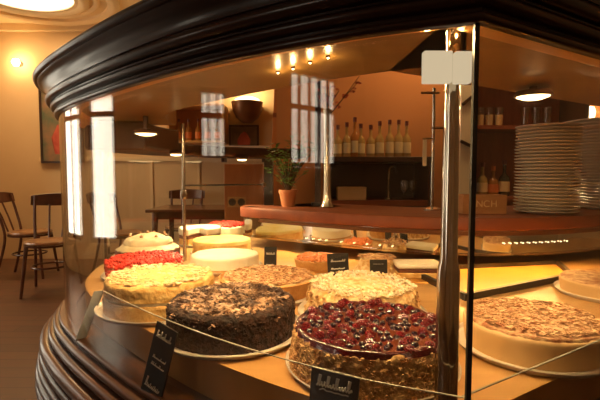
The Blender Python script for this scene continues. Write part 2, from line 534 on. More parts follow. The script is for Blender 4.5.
# orange leaning board
q0, q1 = at(271, 147, 4.6), at(276, 90, 5.0)
rot = (q1 - q0).normalized().to_track_quat('Z', 'Y').to_matrix()
lb = thing('leaning_board', 'tall orange wooden board leaning behind the pale shelf', 'board', ((q0.x + q1.x) / 2, (q0.y + q1.y) / 2, 1.1))
L_ = 2.2
d_ = (q1 - q0).normalized()
rot = Matrix.Rotation(math.atan2(.07, 2.2), 3, 'Y')
lb.location = (at(272, 120, 4.8).x, 4.8, 0)
MB().box((0, 0, 1.05), (.15, .03, 2.1), ).build('board', M['wood_orange'], lb, bevel=.004)
lb.rotation_euler = (math.radians(-6), math.radians(2.5), 0)
MB().box((0, -.02, 1.75), (.15, .012, .05)).build('batten', M['cabinet'], lb)

# ------------------------------------------------------------------ chairs and tables
def make_chair(label, group=None):
    t = thing('bentwood_chair', label, 'chair', group=group)
    MB().lathe([(0, .445), (.17, .445), (.20, .452), (.205, .462), (.20, .474), (.185, .476), (.16, .468), (0, .466)], 40).build('seat', M['chair_seat'], t)
    MB().lathe([(.185, .428), (.202, .428), (.206, .446), (.185, .446), (.185, .428)], 40).build('seat_rim', M['chair'], t)
    for sx in (-1, 1):
        MB().tube([(sx * .15, -.14, .44), (sx * .165, -.165, .25), (sx * .19, -.19, 0)], [.017, .015, .012], 10).build('leg', M['chair'], t)
        MB().tube(catmull([(sx * .20, .26, 0), (sx * .178, .20, .22), (sx * .165, .165, .45), (sx * .175, .21, .66), (sx * .185, .27, .86)], 5), .013, 10).build('leg', M['chair'], t)
    bk = MB()
    vs, fs = [], []
    n = 14
    for i in range(n + 1):
        a = -1 + 2 * i / n
        x = a * .215
        y = .285 - .07 * (a * a) + .03
        top = .885 - .018 * a * a
        bot = .765 + .012 * a * a
        for (dy, z) in ((-.008, bot), (.008, bot), (.026, top), (.010, top)):
            vs.append((x, y + dy, z))
    for i in range(n):
        for k in range(4):
            k2 = (k + 1) % 4
            fs.append((i * 4 + k, i * 4 + k2, i * 4 + 4 + k2, i * 4 + 4 + k))
    fs += [(0, 1, 2, 3), tuple(n * 4 + k for k in (3, 2, 1, 0))]
    bk.add(vs, fs).build('backrest', M['chair'], t, bevel=.004)
    for sx in (-1, 1):
        MB().tube([(sx * .055, .18, .455), (sx * .06, .235, .62), (sx * .07, .30, .78)], .009, 8).build('spindle', M['chair'], t)
    MB().tube([(.155 * math.cos(2 * PI * k / 24), .155 * math.sin(2 * PI * k / 24) + .01, .24) for k in range(25)], .009, 8).build('stretcher', M['chair'], t)
    return t


G = None
c0 = make_chair('bentwood cafe chair with pale seat edge nearest the curved glass')
c0.location = (-2.26, 3.86, 0); c0.rotation_euler = (0, 0, math.radians(16))
dup(c0, (-2.84, 4.50, 0), math.radians(98), 'bentwood chair turned sideways, cut by the left edge of the photo')
dup(c0, (-1.36, 4.98, 0), math.radians(4), 'bentwood chair pushed in behind the dark table, seen above the cakes')
dup(c0, (-1.82, 4.42, 0), math.radians(75), 'bentwood chair at the end of the dark table, seen beside the glass edge')


def table(name, label, loc, sx, sy, n=4):
    t = thing(name, label, 'table', loc)
    MB().box((0, 0, .725), (sx, sy, .03)).build('tabletop', M['table'], t, bevel=.005)
    MB().box((0, 0, .675), (sx - .16, sy - .16, .07)).build('apron', M['table'], t)
    for a in (-1, 1):
        for b in (-1, 1):
            MB().tube([(a * (sx / 2 - .07), b * (sy / 2 - .07), .71), (a * (sx / 2 - .05), b * (sy / 2 - .05), 0)], [.03, .02], 12).build('leg', M['table'], t)
    return t


table('cafe_table', 'dark wooden cafe table beyond the cakes, in front of the cream wall', (-.86, 4.30, 0), 1.15, .66)

# ------------------------------------------------------------------ the display case
FRONT = [(.19, .47), (.06, .525), (-.10, .625), (-.25, .745), (-.40, .885), (-.545, 1.035), (-.65, 1.17), (-.73, 1.34), (-.775, 1.56), (-.765, 1.80), (-.67, 2.06), (-.50, 2.27), (-.28, 2.42), (-.02, 2.50)]
front = catmull(FRONT, 8)
E0, E1 = (1.465, 1.25), (.19, .47)
endp = [(E0[0] + (E1[0] - E0[0]) * k / 6, E0[1] + (E1[1] - E0[1]) * k / 6) for k in range(7)]
full = endp + front[1:]
KC = max(i for i, p in enumerate(full) if p[1] < 1.72 and i < 75)
canopy_path = full[:KC + 1]
ZG0, ZG1, ZF = .665, 1.25, .735

case = thing('cake_display_case', 'large curved glass cake display case with dark wood cornice', 'display case', (0, 0, 0))


def arc(cx, cz, r, a0, a1, n=7):
    return [(cx + r * math.cos(math.radians(a0 + (a1 - a0) * k / n)), cz + r * math.sin(math.radians(a0 + (a1 - a0) * k / n))) for k in range(n + 1)]


prof = [(-.004, 1.222), (.004, 1.222)]
prof += arc(.007, 1.2275, .0065, -90, 80)               # lip bead
prof += [(.008, 1.238)]
prof += arc(.014, 1.248, .0085, -100, 75)               # first roll
prof += [(.017, 1.259)]
prof += arc(.026, 1.269, .0105, -100, 70)               # second roll
prof += [(.028, 1.281)]
prof += arc(.066, 1.284, .036, 185, 112, 8)             # cove
prof += [(.055, 1.320)]
prof += arc(.057, 1.330, .010, -90, 90)                 # top roll
prof += [(-.02, 1.342), (-.02, 1.252), (-.004, 1.252)]
prof = [(o_ * .86 if o_ > 0 else o_, 1.222 + (z_ - 1.222) * .87) for o_, z_ in prof[:-2]] + prof[-2:]
MB().sweep(canopy_path, prof).build('cornice', M['cornice'], case, smooth=40)
MB().sweep(canopy_path, [(-.02, 1.252), (-.02, 1.322), (-.30, 1.322), (-.30, 1.252)]).build('canopy_ceiling', M['canopy'], case)
MB().sweep(canopy_path, [(-.008, 1.224), (-.008, 1.252), (-.058, 1.252), (-.058, 1.238), (-.052, 1.236), (-.02, 1.236)]).build('light_trim', M['trim'], case)
far = full[KC + 8:]
MB().sweep(full[KC - 5:KC + 9], [(-.008, 1.150), (-.008, 1.2515), (-.22, 1.2515), (-.22, 1.165), (-.21, 1.150)]).build('canopy_fascia', M['fascia'], case, bevel=.006)
MB().sweep(far, [(-.008, 1.150), (-.008, 1.200), (-.20, 1.200), (-.20, 1.165), (-.19, 1.150)]).build('canopy_fascia', M['fascia'], case, bevel=.006)

MB().sweep(full[6:KC + 1], [(0, ZG0), (0, ZG1 - .02), (-.006, ZG1 - .02), (-.006, ZG0)]).build('front_glass', M['glass'], case)
MB().sweep(full[KC:], [(0, ZG0), (0, 1.16), (-.006, 1.16), (-.006, ZG0)]).build('rear_glass', M['glass'], case)
MB().sweep(endp[:-1] + [(.198, .475)], [(0, ZG0), (0, ZG1 - .02), (-.006, ZG1 - .02), (-.006, ZG0)]).build('end_glass', M['glass'], case)
up = [p for p in front[:60] if p[0] > -.47]
e2 = endp[:-1] + [(.20, .476)]
for nm, pth in (('front_upstand', up), ('end_upstand', e2)):
    u_ = MB().sweep(pth, [(-.016, ZG0), (-.016, .80), (-.0185, .80), (-.0185, ZG0)]).build(nm, M['glass'], case)
    MB().sweep(pth, [(-.016, .80), (-.016, .801), (-.0185, .801), (-.0185, .80)]).build('polished_edge', M['glass_edge'], u_)
MB().box((.190, .473, (ZG0 + 1.235) / 2), (.0052, .0052, 1.235 - ZG0), Matrix.Rotation(math.radians(3), 3, 'Z')).build('corner_profile', M['black_metal'], case)
jp = full[KC]
MB().tube([(jp[0] + .02, jp[1], ZG0), (jp[0] + .02, jp[1], 1.20)], .011, 12).build('rear_post', M['chrome2'], case)

bp = [(-.03, .663), (-.03, .672), (.006, .672)]
bp += arc(.009, .666, .006, 90, -70)
bp += [(.010, .657)]
bp += arc(.020, .648, .009, 95, -75)
bp += [(.023, .637)]
bp += arc(.033, .627, .010, 95, -80)
bp += [(.036, .614)]
bp += arc(.048, .598, .0165, 95, -85)
bp += [(.046, .578)]
bp += arc(.056, .569, .009, 95, -85)
bp += [(.052, .556)]
bp += arc(.062, .547, .009, 95, -85)
bp += [(.058, .534)]
bp += arc(.064, .522, .012, 95, -85)
bp += [(.060, .506)]
bp += arc(.066, .494, .011, 95, -85)
bp += [(.058, .478), (.040, .46), (.036, .12), (.0, .12), (.0, 0), (-.04, 0)]
MB().sweep(full, bp).build('base_moulding', M['base'], case, smooth=40)

# ledge and raised floor
WF = [(-.26, 2.10), (-.275, 2.0), (-.235, 1.92), (-.04, 1.775), (.15, 1.64), (.35, 1.525), (.607, 1.455), (.85, 1.48), (1.10, 1.575), (1.45, 1.78), (1.9, 2.05)]
wf = catmull(WF, 6)
back_line = [(1.62, 1.36), (1.9, 2.0), (1.3, 2.1), (.8, 1.8), (.35, 1.85), (.1, 2.0), (-.05, 2.40)]
lo_ = offset(full, -.012)
fl_ = offset(full, -.055)
MB().prism(lo_ + list(reversed(back_line)), .63, ZG0).build('ledge', M['ledge'], case)
MB().prism(fl_ + list(reversed(back_line)), ZG0, ZF).build('display_floor', M['case_floor'], case)

# chrome post with cream box (glow added, not a lamp) and light bar
PX = at(450, 200, .555)
last_ = MB().lathe([(0, 0), (.0150, 0), (.0146, .20), (.0110, .215), (.0100, .40), (.0090, 1.252 - ZF), (0, 1.252 - ZF)], 28, (PX.x, PX.y, ZF)).build('front_post', M['chrome'], case)
pst = last_
MB().lathe([(0, 0), (.026, 0), (.026, .006), (.02, .012), (0, .012)], 24, (PX.x, PX.y, ZF)).build('foot_plate', M['chrome2'], pst)
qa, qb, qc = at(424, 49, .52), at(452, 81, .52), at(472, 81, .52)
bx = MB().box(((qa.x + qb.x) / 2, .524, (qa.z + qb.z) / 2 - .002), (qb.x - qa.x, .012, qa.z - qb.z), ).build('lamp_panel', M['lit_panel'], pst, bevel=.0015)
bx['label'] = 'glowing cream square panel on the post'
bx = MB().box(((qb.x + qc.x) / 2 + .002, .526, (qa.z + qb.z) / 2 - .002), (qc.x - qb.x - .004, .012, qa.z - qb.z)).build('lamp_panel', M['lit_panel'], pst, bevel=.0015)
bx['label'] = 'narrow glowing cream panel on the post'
la, lb_ = at(426, 41, .50), at(470, 40, .50)
last_ = MB().tube([(la.x, .535, 1.243), (lb_.x, .535, 1.243)], .005, 10).build('light_bar', M['chrome2'], case)
lbar = last_
for u in (432, 467):
    p = at(u, 39, .52)
    MB().lathe([(0, -.004), (.0045, -.003), (.0045, .003), (0, .004)], 12, (p.x, .531, 1.240)).build('lamp', M['led'], lbar)

# thin chrome rail stand among the cakes
ra = at(184, 200, 1.62)
last_ = MB().tube([(ra.x, 1.62, ZF), (ra.x, 1.62, 1.252)], .0065, 12).build('rail_post', M['chrome2'], case)
rp = last_
MB().lathe([(0, 0), (.012, .004), (.014, .02), (.012, .036), (0, .04)], 14, (ra.x, 1.62, at(184, 192, 1.62).z - .03)).build('rail_clamp', M['chrome'], rp)
r0, r1 = at(184, 185.5, 1.62), at(264, 184.5, 1.75)
MB().tube([r0, r1], .0035, 8).build('cross_rail', M['black_metal'], rp)
MB().lathe([(0, -.012), (.010, -.006), (.010, .006), (0, .012)], 12, tuple(r1)).build('rail_end', M['chrome'], rp)

PINS = []
# row of pin lamps along the inner canopy edge
for u, v in ((278, 72), (293, 68), (310, 62), (328, 57)):
    d = _dir(u, v)
    p = Vector((0, 0, EYE)) + d * ((1.2505 - EYE) / d.z)
    b = MB().lathe([(0, .002), (.0035, .002), (.0035, -.001), (.002, -.0015), (0, -.0015)], 16, tuple(p)).build('pin_lamp', M['fascia'], case)
    PINS.append(p)
    MB().lathe([(0, -.001), (.0017, -.001), (.0015, -.0025), (0, -.003)], 12, tuple(p)).build('pin_lens', M['bulb'], b)
# small spot lamps under the canopy
def spot(u, v, D, lab):
    p = at(u, v, D)
    b = MB().lathe([(0, .0), (.012, .0), (.034, -.004), (.040, -.012), (.036, -.016), (.034, -.012), (0, -.010)], 28, (p.x, p.y, p.z + .016)).build('spot_housing', M['fascia'], case)
    b['label'] = lab
    MB().lathe([(0, -.011), (.033, -.011), (.033, -.016), (.02, -.021), (0, -.023)], 28, (p.x, p.y, p.z + .016)).build('spot_lens', M['glow'], b)
    if p.z + .014 < 1.252:
        MB().tube([(p.x, p.y, p.z + .014), (p.x, p.y, 1.253)], .008, 10).build('spot_stem', M['fascia'], b)
    return p


SP1 = spot(146, 134, 1.42, 'dark spot lamp with glowing lens')
SP2 = spot(533, 97, .95, 'dark spot lamp with glowing lens')

for u, v in ((176, 151), (242, 159)):
    fi = offset(full, -.212 if u < 200 else -.203)
    cand = [p for i, p in enumerate(fi) if i >= KC - 5 and abs(300 + F_PX * p[0] / p[1] - u) < 14]
    p = min(cand, key=lambda p: abs(300 + F_PX * p[0] / p[1] - u))
    q = at(u, v, p[1])
    b = MB().lathe([(0, 0), (.030, 0), (.032, -.006), (.026, -.012), (0, -.012)], 24, (q.x, p[1] - .0, max(q.z, 1.152) - .002)).build('spot_housing', M['fascia'], case)
    b['label'] = 'small dark spot lamp under the rear canopy edge'
    MB().lathe([(0, -.011), (.024, -.011), (.020, -.018), (0, -.020)], 24, (q.x, p[1], max(q.z, 1.152) - .002)).build('spot_lens', M['glow'], b)

# ------------------------------------------------------------------ counter with worktop
ct = thing('serving_counter', 'red-brown wooden serving counter curving inside the glass case', 'counter', (0, 0, 0))
# worktop front path runs left -> right here; outward (towards camera) is the right-hand side, so reverse it
wrev = list(reversed(wf))
MB().sweep(wrev, [(0, .870), (.004, .874), (.004, .909), (0, .914), (-.46, .914), (-.46, .870)]).build('worktop', M['worktop'], ct, smooth=40)
MB().sweep(wrev[:-8], [(-.012, .790), (-.010, .870), (-.016, .870), (-.018, .790)]).build('mirror_strip', M['mirror'], ct)
MB().sweep(wrev[:-8], [(-.008, .782), (-.008, .790), (-.022, .790), (-.022, .782)]).build('mirror_edge', M['chrome'], ct)
MB().sweep(wrev[:-8], [(-.30, 0), (-.30, .872), (-.33, .872), (-.33, 0)]).build('back_panel', M['counter_panel'], ct)
ls = MB().sweep(wrev[4:-14], [(.0, .853), (.0, .868), (-.0095, .868), (-.0095, .853)]).build('light_strip', M['base'], ct)


def on_front(u, o, z):
    """point on the worktop front (offset o outward) seen at picture column u"""
    best = None
    nn = path_normals(wrev)
    r = (u - 300) / F_PX
    for i in range(len(wrev) - 1):
        a = Vector(wrev[i]) + nn[i] * o
        b = Vector(wrev[i + 1]) + nn[i + 1] * o
        fa, fb = a.x - r * a.y, b.x - r * b.y
        if fa * fb <= 0 and fa != fb:
            t = fa / (fa - fb)
            p = a + (b - a) * t
            if best is None or p.y < best.y:
                best = p
    return Vector((best.x, best.y, z))


led_me = MB().lathe([(0, -.003), (.0026, -.0015), (.0026, .0015), (0, .003)], 10)
led0 = None
for u, zz in [(506 + 6.3 * k, .826) for k in range(11)] + [(306 + 6.6 * k, .803) for k in range(4)] + [(341 + 13 * k, .803) for k in range(5)]:
    p = on_front(u, -.006, zz)
    if led0 is None:
        led0 = led_me.build('led', M['led'], ls)
        led0.location = p
    else:
        c = led0.copy(); col.objects.link(c); c.parent = ls; c.location = p
MB().tube([(0, 0, 0), (0, 0, .04)], .004, 6)

# ------------------------------------------------------------------ cakes
def cake_mesh(r0, r1, h, rough=.0, nscale=60, rtop=.012, rings=7, toprings=14, seg=110, dome=.0, seed=0.0, toprough=None, trscale=None):
    """cake body: base radius r0, top radius r1, rounded top edge, noise relief"""
    prof = [(0, 0), (r0 * .6, 0), (r0, 0)]
    for k in range(1, rings + 1):
        t = k / rings
        prof.append((r0 + (r1 - r0) * t, (h - rtop) * t))
    for k in range(1, 5):
        a = PI / 2 * k / 4
        prof.append((r1 - rtop + rtop * math.cos(a), h - rtop + rtop * math.sin(a)))
    for k in range(1, toprings):
        t = 1 - k / toprings
        prof.append(((r1 - rtop) * t, h + dome * (1 - t * t)))
    prof.append((0, h + dome))
    mb = MB().lathe(prof, seg)
    out = []
    for v in mb.v:
        p = Vector(v)
        if p.z < .002:
            out.append(v); continue
        nv = noise.noise(p * nscale + Vector((seed, seed * 2, 0)))
        rr = math.hypot(p.x, p.y)
        k = rough if (toprough is None or p.z < h - rtop * .5) else toprough
        d = Vector((p.x, p.y, 0)).normalized() if rr > 1e-5 else Vector((0, 0, 0))
        if p.z > h - rtop * .6:
            d = (d * .3 + Vector((0, 0, 1)))
        p = p + d * (nv * k)
        out.append(tuple(p))
    mb.v = out
    return mb


def flakes(mb, n, r, z, size, thick, tilt=.6, seed=0, aspect=.5, edge=0.0):
    rnd = random.Random(seed)
    for _ in range(n):
        a = rnd.uniform(0, 2 * PI)
        d = r * math.sqrt(rnd.random())
        s = size * rnd.uniform(.5, 1.3)
        rot = Matrix.Rotation(rnd.uniform(0, PI), 3, 'Z') @ Matrix.Rotation(rnd.uniform(-tilt, tilt), 3, 'X') @ Matrix.Rotation(rnd.uniform(-tilt, tilt), 3, 'Y')
        drop = 0
        if edge and d > r - edge:
            drop = (d - (r - edge)) ** 2 / edge
        mb.box((d * math.cos(a), d * math.sin(a), z + rnd.uniform(0, .005) - drop), (s, s * aspect, thick), rot)
    return mb


def side_flakes(mb, n, r0, r1, h, size, thick, seed=0):
    rnd = random.Random(seed)
    for _ in range(n):
        a = rnd.uniform(0, 2 * PI)
        t = rnd.random()
        r = r0 + (r1 - r0) * t
        s = size * rnd.uniform(.5, 1.3)
        rot = Matrix.Rotation(a, 3, 'Z') @ Matrix.Rotation(PI / 2 + rnd.uniform(-.6, .6), 3, 'Y') @ Matrix.Rotation(rnd.uniform(0, PI), 3, 'Z')
        mb.box((r * math.cos(a), r * math.sin(a), h * t), (s, s * .6, thick), rot)
    return mb


def lumps(mb, n, r, z, size, seed=0, flat=.6):
    rnd = random.Random(seed)
    for _ in range(n):
        a = rnd.uniform(0, 2 * PI)
        d = r * math.sqrt(rnd.random())
        s = size * rnd.uniform(.5, 1.2)
        mb.lathe([(0, -s * flat), (s * .8, -s * flat * .4), (s, 0), (s * .7, s * flat * .6), (0, s * flat)], 6,
                 (d * math.cos(a), d * math.sin(a), z + rnd.uniform(-.002, .004)))
    return mb


PLATE = {}


def stand(kind, r, x, y, label, z=ZF):
    """a plate or board under a cake: a thing of its own"""
    if kind == 'plate':
        t = MB().lathe([(0, 0), (r * .92, 0), (r * .965, .004), (r, .011), (r * .995, .0125), (r * .985, .0115), (r * .955, .0060), (0, .0058)], 72).build('cake_plate', M['plate_white'])
        th = .0062
    else:
        t = MB().lathe([(0, 0), (r, 0), (r + .001, .0015), (r, .003), (0, .003)], 72).build('cake_board', M['gold_board'] if kind == 'board' else M['doily'])
        th = .0032
    t.location = (x, y, z)
    tag(t, label, 'plate' if kind == 'plate' else 'cake board')
    return z + th


# chocolate torte
x, y = at(232, 300, .875).x, .875
z = stand('plate', .152, x, y, 'white plate under the dark chocolate torte')
t = thing('chocolate_torte', 'dark chocolate torte covered in pale brown chocolate shavings', 'cake', (x, y, z))
cake_mesh(.131, .128, .066, .003, 90, rtop=.012).build('cake_body', M['choc_side'], t)
s = side_flakes(MB(), 900, .131, .1285, .058, .007, .0012, 3).build('chocolate_crumbs', M['choc_side'], t, smooth=0); s['kind'] = 'stuff'
s = flakes(MB(), 1900, .127, .0640, .0135, .0011, .55, 5, .34, .02).build('chocolate_shavings', M['flake'], t, smooth=0); s['kind'] = 'stuff'

# berry cake
x, y = at(371, 320, .722).x, .722
z = stand('plate', .147, x, y, 'white plate under the glazed berry cake')
t = thing('berry_cake', 'tall crumb-sided cake topped with glazed raspberries and blackcurrants', 'cake', (x, y, z))
cake_mesh(.139, .130, .064, .004, 60, rtop=.008, seed=3).build('cake_body', M['crumble_side'], t)
s = side_flakes(MB(), 2000, .140, .131, .058, .0065, .0016, 8).build('almond_crumbs', M['crumble_side'], t, smooth=0); s['kind'] = 'stuff'
o = cake_mesh(.131, .129, .010, .002, 60, rtop=.005, rings=2, seed=9).build('red_glaze', M['glaze'], t)
o.location = (0, 0, .058)
rb = MB()
for th in range(7):
    for ph in range(10):
        pass
rasp = MB()
rnd = random.Random(2)
# raspberry: cluster of drupelets
for ring, (rr, zz, n) in enumerate(((.0065, .001, 9), (.0068, .005, 9), (.0055, .009, 8), (.003, .012, 5), (0, .0135, 1))):
    for k in range(n):
        a = 2 * PI * (k + .5 * (ring % 2)) / max(n, 1)
        rasp.lathe([(0, -.0026), (.002, -.0015), (.0027, 0), (.002, .0015), (0, .0026)], 7, (rr * math.cos(a), rr * math.sin(a), zz))
rasp.lathe([(0, 0), (.006, 0), (.0062, .006), (.003, .012), (0, .013)], 10)
cur = MB().lathe([(0, -.0055), (.0032, -.0045), (.0055, 0), (.0045, .0032), (.0015, .0052), (.001, .0062), (0, .006)], 12)
r_ob, c_ob = None, None
spots = []
tries = 0
while len(spots) < 158 and tries < 9000:
    tries += 1
    a = rnd.uniform(0, 2 * PI); d = .121 * math.sqrt(rnd.random())
    p = (d * math.cos(a), d * math.sin(a))
    kind = 'r' if rnd.random() < .42 else 'c'
    rad = .0088 if kind == 'r' else .0058
    if all(math.hypot(p[0] - q_[0], p[1] - q_[1]) > (rad + q_[2]) * .86 for q_ in spots):
        if sum(1 for q_ in spots if q_[3] == kind) >= (70 if kind == 'r' else 98):
            continue
        spots.append((p[0], p[1], rad, kind))
for (bx_, by_, rad, kind) in spots:
    if kind == 'r':
        if r_ob is None:
            r_ob = rasp.build('raspberry', M['raspberry'], t); o = r_ob
        else:
            o = r_ob.copy(); col.objects.link(o); o.parent = t
        o.rotation_euler = (rnd.uniform(-1.2, 1.2), rnd.uniform(-1.2, 1.2), rnd.uniform(0, 6))
        o.location = (bx_, by_, .0625)
    else:
        if c_ob is None:
            c_ob = cur.build('blackcurrant', M['currant'], t); o = c_ob
        else:
            o = c_ob.copy(); col.objects.link(o); o.parent = t
        o.rotation_euler = (rnd.uniform(-1.2, 1.2), rnd.uniform(-1.2, 1.2), rnd.uniform(0, 6))
        o.location = (bx_, by_, .0675)

# powdered crumble cake behind the berry cake
x, y = at(362, 290, .985).x, .985
z = stand('plate', .150, x, y, 'white plate under the powdered crumble cake')
t = thing('crumble_cake', 'powdered golden crumble cake standing behind the glazed berry cake', 'cake', (x, y, z))
cake_mesh(.134, .122, .062, .006, 45, rtop=.02, dome=.012, seed=5).build('cake_body', M['crumble'], t)
s = lumps(MB(), 1100, .120, .068, .0042, 4, .8).build('crumble', M['powder'], t); s['kind'] = 'stuff'
s = side_flakes(MB(), 600, .133, .124, .055, .010, .003, 12).build('side_crumbs', M['crumble_side'], t, smooth=0); s['kind'] = 'stuff'

# almond pie behind the chocolate torte
x, y = at(268, 280, 1.165).x, 1.165
z = stand('plate', .150, x, y, 'white plate under the flat almond pie')
t = thing('almond_pie', 'flat almond pie in a crust behind the chocolate torte', 'cake', (x, y, z))
MB().lathe([(0, 0), (.118, 0), (.132, .040), (.134, .043), (.129, .045), (.125, .040), (0, .036)], 90).build('pie_crust', M['crust'], t)
MB().lathe([(0, .036), (.125, .036), (.122, .042), (0, .045)], 60).build('pie_filling', M['sugar_top'], t)
s = flakes(MB(), 900, .118, .0445, .011, .0012, .35, 21, .6).build('almond_flakes', M['almond'], t, smooth=0); s['kind'] = 'stuff'

# golden sponge cake at the left
x, y = at(161, 290, 1.045).x, 1.045
z = stand('plate', .150, x, y, 'white plate under the two-layer golden sponge')
t = thing('sponge_cake', 'two-layer golden sponge cake with rough sugared top', 'cake', (x, y, z))
cake_mesh(.131, .131, .034, .003, 50, rtop=.008, seed=2).build('sponge_layer', M['sponge'], t)
MB().lathe([(0, .030), (.124, .030), (.128, .034), (.127, .040), (.12, .042), (0, .042)], 80).build('cream_layer', M['cream_yellow'], t)
o = cake_mesh(.130, .128, .034, .003, 50, rtop=.010, dome=.006, seed=6).build('sponge_layer', M['sponge'], t)
o.location = (0, 0, .040)
s = lumps(MB(), 500, .121, .076, .0065, 9, .45).build('sugared_top', M['sugar_top'], t); s['kind'] = 'stuff'

# red berry cake
x, y = at(145, 262, 1.375).x, 1.375
z = stand('plate', .132, x, y, 'white plate under the bright red currant cake')
t = thing('red_currant_cake', 'cake heaped with bright red currants behind the golden sponge', 'cake', (x, y, z))
cake_mesh(.116, .114, .040, .002, 50, rtop=.006, seed=4).build('cake_body', M['cream_yellow'], t)
rc = MB()
rnd = random.Random(11)
for _ in range(560):
    a = rnd.uniform(0, 2 * PI); d = .110 * math.sqrt(rnd.random()); s_ = rnd.uniform(.0045, .0065)
    rc.lathe([(0, -s_), (s_ * .8, -s_ * .5), (s_, 0), (s_ * .8, s_ * .5), (0, s_)], 7, (d * math.cos(a), d * math.sin(a), .044 + rnd.uniform(0, .012)))
for _ in range(260):
    a = rnd.uniform(0, 2 * PI); s_ = rnd.uniform(.0045, .0065)
    rc.lathe([(0, -s_), (s_ * .8, -s_ * .5), (s_, 0), (s_ * .8, s_ * .5), (0, s_)], 7, (.115 * math.cos(a), .115 * math.sin(a), rnd.uniform(.012, .05)))
s = rc.build('red_currants', M['red_berry'], t); s['kind'] = 'stuff'

# cream topped dark cake
x, y = at(148, 240, 1.68).x, 1.68
z = stand('plate', .135, x, y, 'white plate under the cream-domed cake with dark base')
t = thing('cream_cake', 'dark-based cake heaped with pale whipped cream behind red currants', 'cake', (x, y, z))
cake_mesh(.122, .120, .034, .003, 60, rtop=.006, seed=7).build('cake_base', M['layer_dark'], t)
o = cake_mesh(.118, .092, .042, .008, 28, rtop=.024, dome=.016, seed=8).build('whipped_cream', M['cream_yellow'], t)
o.location = (0, 0, .032)
d0 = MB().lathe([(0, 0), (.006, .001), (.007, .005), (.003, .009), (0, .011)], 10)
o0 = None
for k in range(9):
    a = 2 * PI * k / 8; rr_ = .07 if k < 8 else 0
    if o0 is None:
        o0 = d0.build('chocolate_drop', M['almond'], t); o = o0
    else:
        o = o0.copy(); col.objects.link(o); o.parent = t
    o.location = (rr_ * math.cos(a), rr_ * math.sin(a), .079 + (.012 if k == 8 else .003))

# cut cream cake
x, y = at(200, 232, 2.0).x, 2.0
z = stand('plate', .105, x, y, 'white plate under the cut cream cake')
t = thing('cut_cream_cake', 'cut cream cake showing its dark filling, behind the lemon cake', 'cake', (x, y, z))
def wedge(r, z0, z1, a0, a1, n=48):
    poly = [(0, 0)] + [(r * math.cos(a0 + (a1 - a0) * k / n), r * math.sin(a0 + (a1 - a0) * k / n)) for k in range(n + 1)]
    return MB().prism(poly, z0, z1)
A0, A1 = math.radians(-60), math.radians(250)
wedge(.095, 0, .03, A0, A1).build('sponge_layer', M['sponge'], t)
wedge(.094, .03, .045, A0, A1).build('dark_filling', M['layer_dark'], t)
wedge(.097, .045, .078, A0, A1).build('cream_top', M['meringue'], t, bevel=.006)

# lemon cake
x, y = at(222, 243, 1.77).x, 1.77
z = stand('plate', .130, x, y, 'white plate under the lemon-yellow cake')
t = thing('lemon_cake', 'round lemon-yellow cake standing behind the white cheesecake', 'cake', (x, y, z))
cake_mesh(.120, .118, .046, .002, 40, rtop=.01, seed=12).build('cake_body', M['sponge'], t)
o = cake_mesh(.120, .119, .014, .002, 30, rtop=.006, rings=2, dome=.006, seed=13).build('lemon_topping', M['yellow_jelly'], t)
o.location = (0, 0, .042)

# white cheesecake
x, y = at(225, 260, 1.49).x, 1.49
z = stand('plate', .132, x, y, 'white plate under the low white cheesecake')
t = thing('white_cheesecake', 'low white cheesecake between red currant cake and almond pie', 'cake', (x, y, z))
cake_mesh(.120, .118, .012, .001, 40, rtop=.003, seed=14).build('biscuit_base', M['crust'], t)
o = cake_mesh(.119, .117, .036, .002, 30, rtop=.008, dome=.004, seed=15).build('cheese_filling', M['meringue'], t)
o.location = (0, 0, .010)

# strawberry tart at the back
x, y = at(227, 225, 2.17).x, 2.17
z = stand('plate', .100, x, y, 'white plate under the small red fruit tart')
t = thing('red_fruit_tart', 'small tart heaped with dark red fruit, farthest back beside the counter tip', 'cake', (x, y, z))
cake_mesh(.092, .094, .062, .001, 40, rtop=.004, seed=16).build('cake_body', M['cream_yellow'], t)
s = lumps(MB(), 160, .088, .070, .011, 17, .9).build('red_fruit', M['red_berry'], t); s['kind'] = 'stuff'

# big almond tart behind the end glass
x, y = at(531, 330, .795).x, .795
z = stand('plate', .138, x, y, 'wide white plate under the big almond-topped cheesecake')
t = thing('almond_cheesecake', 'big smooth-sided cheesecake with browned almond top behind the end glass', 'cake', (x, y, z))
cake_mesh(.116, .121, .050, .0012, 30, rtop=.008, seed=18).build('cake_body', M['custard'], t)
o = cake_mesh(.118, .116, .008, .002, 70, rtop=.004, rings=2, dome=.004, seed=19).build('almond_topping', M['tart_top'], t)
o.location = (0, 0, .046)
s = flakes(MB(), 1000, .110, .0560, .008, .001, .3, 31, .55).build('almond_flakes', M['almond'], t, smooth=0); s['kind'] = 'stuff'

# far right flan
x, y = at(606, 292, 1.16).x, 1.16
z = stand('plate', .125, x, y, 'white plate under the flat browned flan by the picture edge')
t = thing('browned_flan', 'flat flan with browned top cut by the right picture edge', 'cake', (x, y, z))
cake_mesh(.108, .112, .036, .001, 30, rtop=.006, seed=20).build('cake_body', M['custard'], t)
o = cake_mesh(.110, .108, .006, .002, 70, rtop=.003, rings=2, dome=.003, seed=22).build('browned_top', M['tart_top'], t)
o.location = (0, 0, .033)

